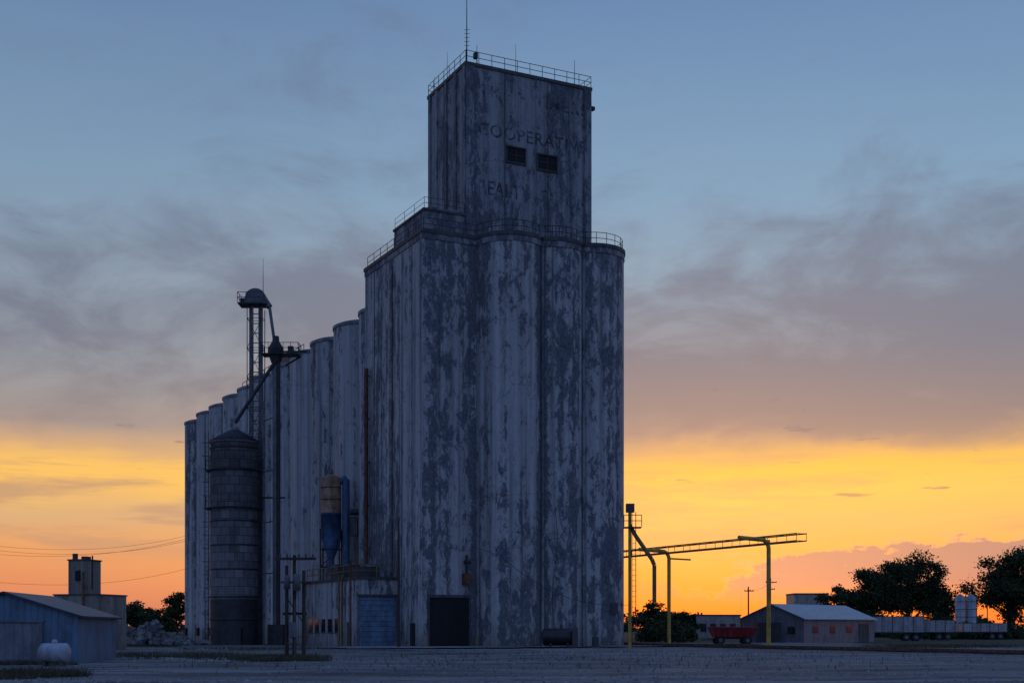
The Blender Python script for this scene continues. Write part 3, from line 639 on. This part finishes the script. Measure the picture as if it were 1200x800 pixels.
# ---------------------------------------------------------------- world
w=bpy.data.worlds.new("World"); sc.world=w; w.use_nodes=True; nt=w.node_tree; nt.nodes.clear()
out=nt.nodes.new('ShaderNodeOutputWorld'); bg=nt.nodes.new('ShaderNodeBackground'); nt.links.new(bg.outputs[0],out.inputs[0])
co=nt.nodes.new('ShaderNodeTexCoord').outputs['Generated']; sp=nt.nodes.new('ShaderNodeSeparateXYZ'); nt.links.new(co,sp.inputs[0]); X,Y,Z=sp.outputs
hor=mth(nt,'SQRT',mth(nt,'ADD',mth(nt,'MULTIPLY',X,X),mth(nt,'MULTIPLY',Y,Y))); T=mth(nt,'DIVIDE',Z,mth(nt,'MAXIMUM',hor,.001))
az=mth(nt,'ARCTAN2',X,Y)
def ramp(x,stops,interp='LINEAR'):
    r=nt.nodes.new('ShaderNodeValToRGB'); r.color_ramp.interpolation=interp; nt.links.new(x,r.inputs[0]); el=r.color_ramp.elements
    el[0].position=stops[0][0]; el[0].color=S(*stops[0][1]); el[1].position=stops[-1][0]; el[1].color=S(*stops[-1][1])
    for p,c in stops[1:-1]: e_=el.new(p); e_.color=S(*c)
    return r.outputs[0]
cb=nt.nodes.new('ShaderNodeCombineXYZ'); nt.links.new(az,cb.inputs[0]); nt.links.new(T,cb.inputs[1]); AE=cb.outputs[0]
wob=noise(nt,AE,3.0,4,.62,mapsc=(1,3.5,1)); Tw=mth(nt,'ADD',T,mth(nt,'MULTIPLY',mth(nt,'SUBTRACT',wob,.5),.035))
clear=ramp(Tw,[(0,(244,104,54)),(.022,(250,132,62)),(.05,(245,162,84)),(.08,(240,178,102)),(.102,(250,193,90)),(.120,(250,189,76)),(.134,(212,162,106)),(.153,(168,142,132)),(.19,(146,148,158)),(.25,(134,160,180)),(.33,(120,156,186)),(.48,(98,132,174)),(.8,(78,108,158)),(1.0,(72,100,152))])
leftc=ramp(Tw,[(0,(186,112,94)),(.03,(216,132,98)),(.06,(228,152,98)),(.085,(212,166,120)),(.105,(246,188,94)),(.118,(246,188,94)),(.130,(206,162,120)),(.147,(160,143,138)),(.19,(142,145,154)),(.26,(136,154,172)),(.34,(118,148,176)),(.48,(96,126,166)),(.8,(78,106,156)),(1.0,(72,100,152))])
lf=mth(nt,'SUBTRACT',1.0,sstep(nt,az,-.3,.06)); col=mixc(nt,lf,clear,leftc)
cc=ramp(T,[(0,(150,112,118)),(.06,(150,118,124)),(.12,(158,128,120)),(.16,(128,115,122)),(.21,(104,106,126)),(.28,(100,110,134)),(.36,(102,120,148)),(.48,(96,118,152)),(1,(80,100,140))])
n1=noise(nt,AE,2.6,6,.60,mapsc=(1,2.2,1),off=(1.9,.55,0),dist=.5); n2=noise(nt,AE,8.5,6,.62,mapsc=(1,2.0,1),off=(3.1,.2,0),dist=.5)
band=mth(nt,'MULTIPLY',sstep(nt,Tw,.120,.155),mth(nt,'SUBTRACT',1.0,sstep(nt,Tw,.22,.38)))
dn=mth(nt,'ADD',mth(nt,'MULTIPLY',n1,.52),mth(nt,'MULTIPLY',n2,.48)); dn=mth(nt,'ADD',dn,mth(nt,'MULTIPLY',band,mth(nt,'MULTIPLY_ADD',sstep(nt,az,-.25,.3),.07,.14)))
mk=mth(nt,'MULTIPLY',sstep(nt,dn,.48,.70),sstep(nt,T,.115,.14)); mk=mth(nt,'MULTIPLY',mk,.82)
col=mixc(nt,mk,col,cc)
n3=noise(nt,AE,5.0,6,.6,mapsc=(1,9,1),off=(0,2.2,0),dist=.3)
sm_=mth(nt,'MULTIPLY',sstep(nt,T,.04,.07),mth(nt,'SUBTRACT',1.0,sstep(nt,T,.12,.14))); st=mth(nt,'MULTIPLY',sstep(nt,n3,.46,.62),sm_)
col=mixc(nt,mth(nt,'MULTIPLY',st,mth(nt,'MULTIPLY_ADD',lf,.35,.36)),col,S(178,138,116))
n4=noise(nt,AE,14,5,.62,mapsc=(1,2.2,1),off=(.4,0,0)); hh=mth(nt,'ADD',mth(nt,'MULTIPLY',mth(nt,'SUBTRACT',n4,.5),.14),mth(nt,'MULTIPLY',sstep(nt,az,.10,.42),.030))
top=mth(nt,'SUBTRACT',mth(nt,'ADD',hh,.036),T); cm=mth(nt,'MULTIPLY',sstep(nt,top,-.002,.006),sstep(nt,T,.014,.036)); cm=mth(nt,'MULTIPLY',cm,sstep(nt,az,.05,.20))
edge=mth(nt,'MULTIPLY',sstep(nt,top,-.006,.0),mth(nt,'SUBTRACT',1.0,sstep(nt,top,.0,.006)))
col=mixc(nt,mth(nt,'MULTIPLY',cm,.8),col,S(146,114,128))
col=mixc(nt,mth(nt,'MULTIPLY',mth(nt,'MULTIPLY',edge,sstep(nt,az,.08,.2)),.35),col,S(250,170,130))
n5=noise(nt,AE,22,3,.5,mapsc=(1,4.5,1),off=(.9,1.3,0)); wm=mth(nt,'MULTIPLY',sstep(nt,n5,.66,.74),mth(nt,'MULTIPLY',sstep(nt,T,.09,.1),mth(nt,'SUBTRACT',1.0,sstep(nt,T,.17,.2))))
col=mixc(nt,mth(nt,'MULTIPLY',wm,.6),col,S(110,100,116))
back=ramp(T,[(0,(106,114,152)),(.12,(114,128,172)),(.35,(102,130,186)),(1,(92,126,188))])
fm=sstep(nt,Y,-.05,.55); hi=mth(nt,'SUBTRACT',1.0,sstep(nt,T,.7,1.6)); fm=mth(nt,'MULTIPLY',fm,hi)
col=mixc(nt,fm,back,col)
sky=nt.nodes.new('ShaderNodeTexSky'); sky.sky_type='NISHITA'; sky.sun_disc=False; SE=math.radians(1.5); SA=math.radians(8)
sky.sun_elevation=SE; sky.sun_rotation=SA
sk=mixc(nt,1.0,sky.outputs[0],(.02,.02,.02,1),'MULTIPLY'); col=mixc(nt,1.0,col,sk,'ADD')
nt.links.new(col,bg.inputs[0]); bg.inputs[1].default_value=1.0
sd=bpy.data.lights.new('sun','SUN'); sd.energy=.12; sd.angle=math.radians(.5); sd.color=(1,.6,.3); so=bpy.data.objects.new('sun',sd); sc.collection.objects.link(so)
dirv=Vector((math.sin(SA)*math.cos(SE),math.cos(SA)*math.cos(SE),math.sin(SE))); so.rotation_euler=dirv.to_track_quat('Z','Y').to_euler(); so.location=(0,0,80)
# ---------------------------------------------------------------- camera
cd=bpy.data.cameras.new('camera'); cam=bpy.data.objects.new('camera',cd); sc.collection.objects.link(cam); sc.camera=cam
cam.location=(0,0,CAMH); cam.rotation_euler=(math.pi/2,0,0); cd.sensor_width=36; cd.lens=F/1200*36; cd.shift_y=(HZ-400)/1200; cd.clip_end=8000; cd.clip_start=.1
sc.view_settings.view_transform='Standard'; sc.view_settings.look='None'; sc.view_settings.exposure=0
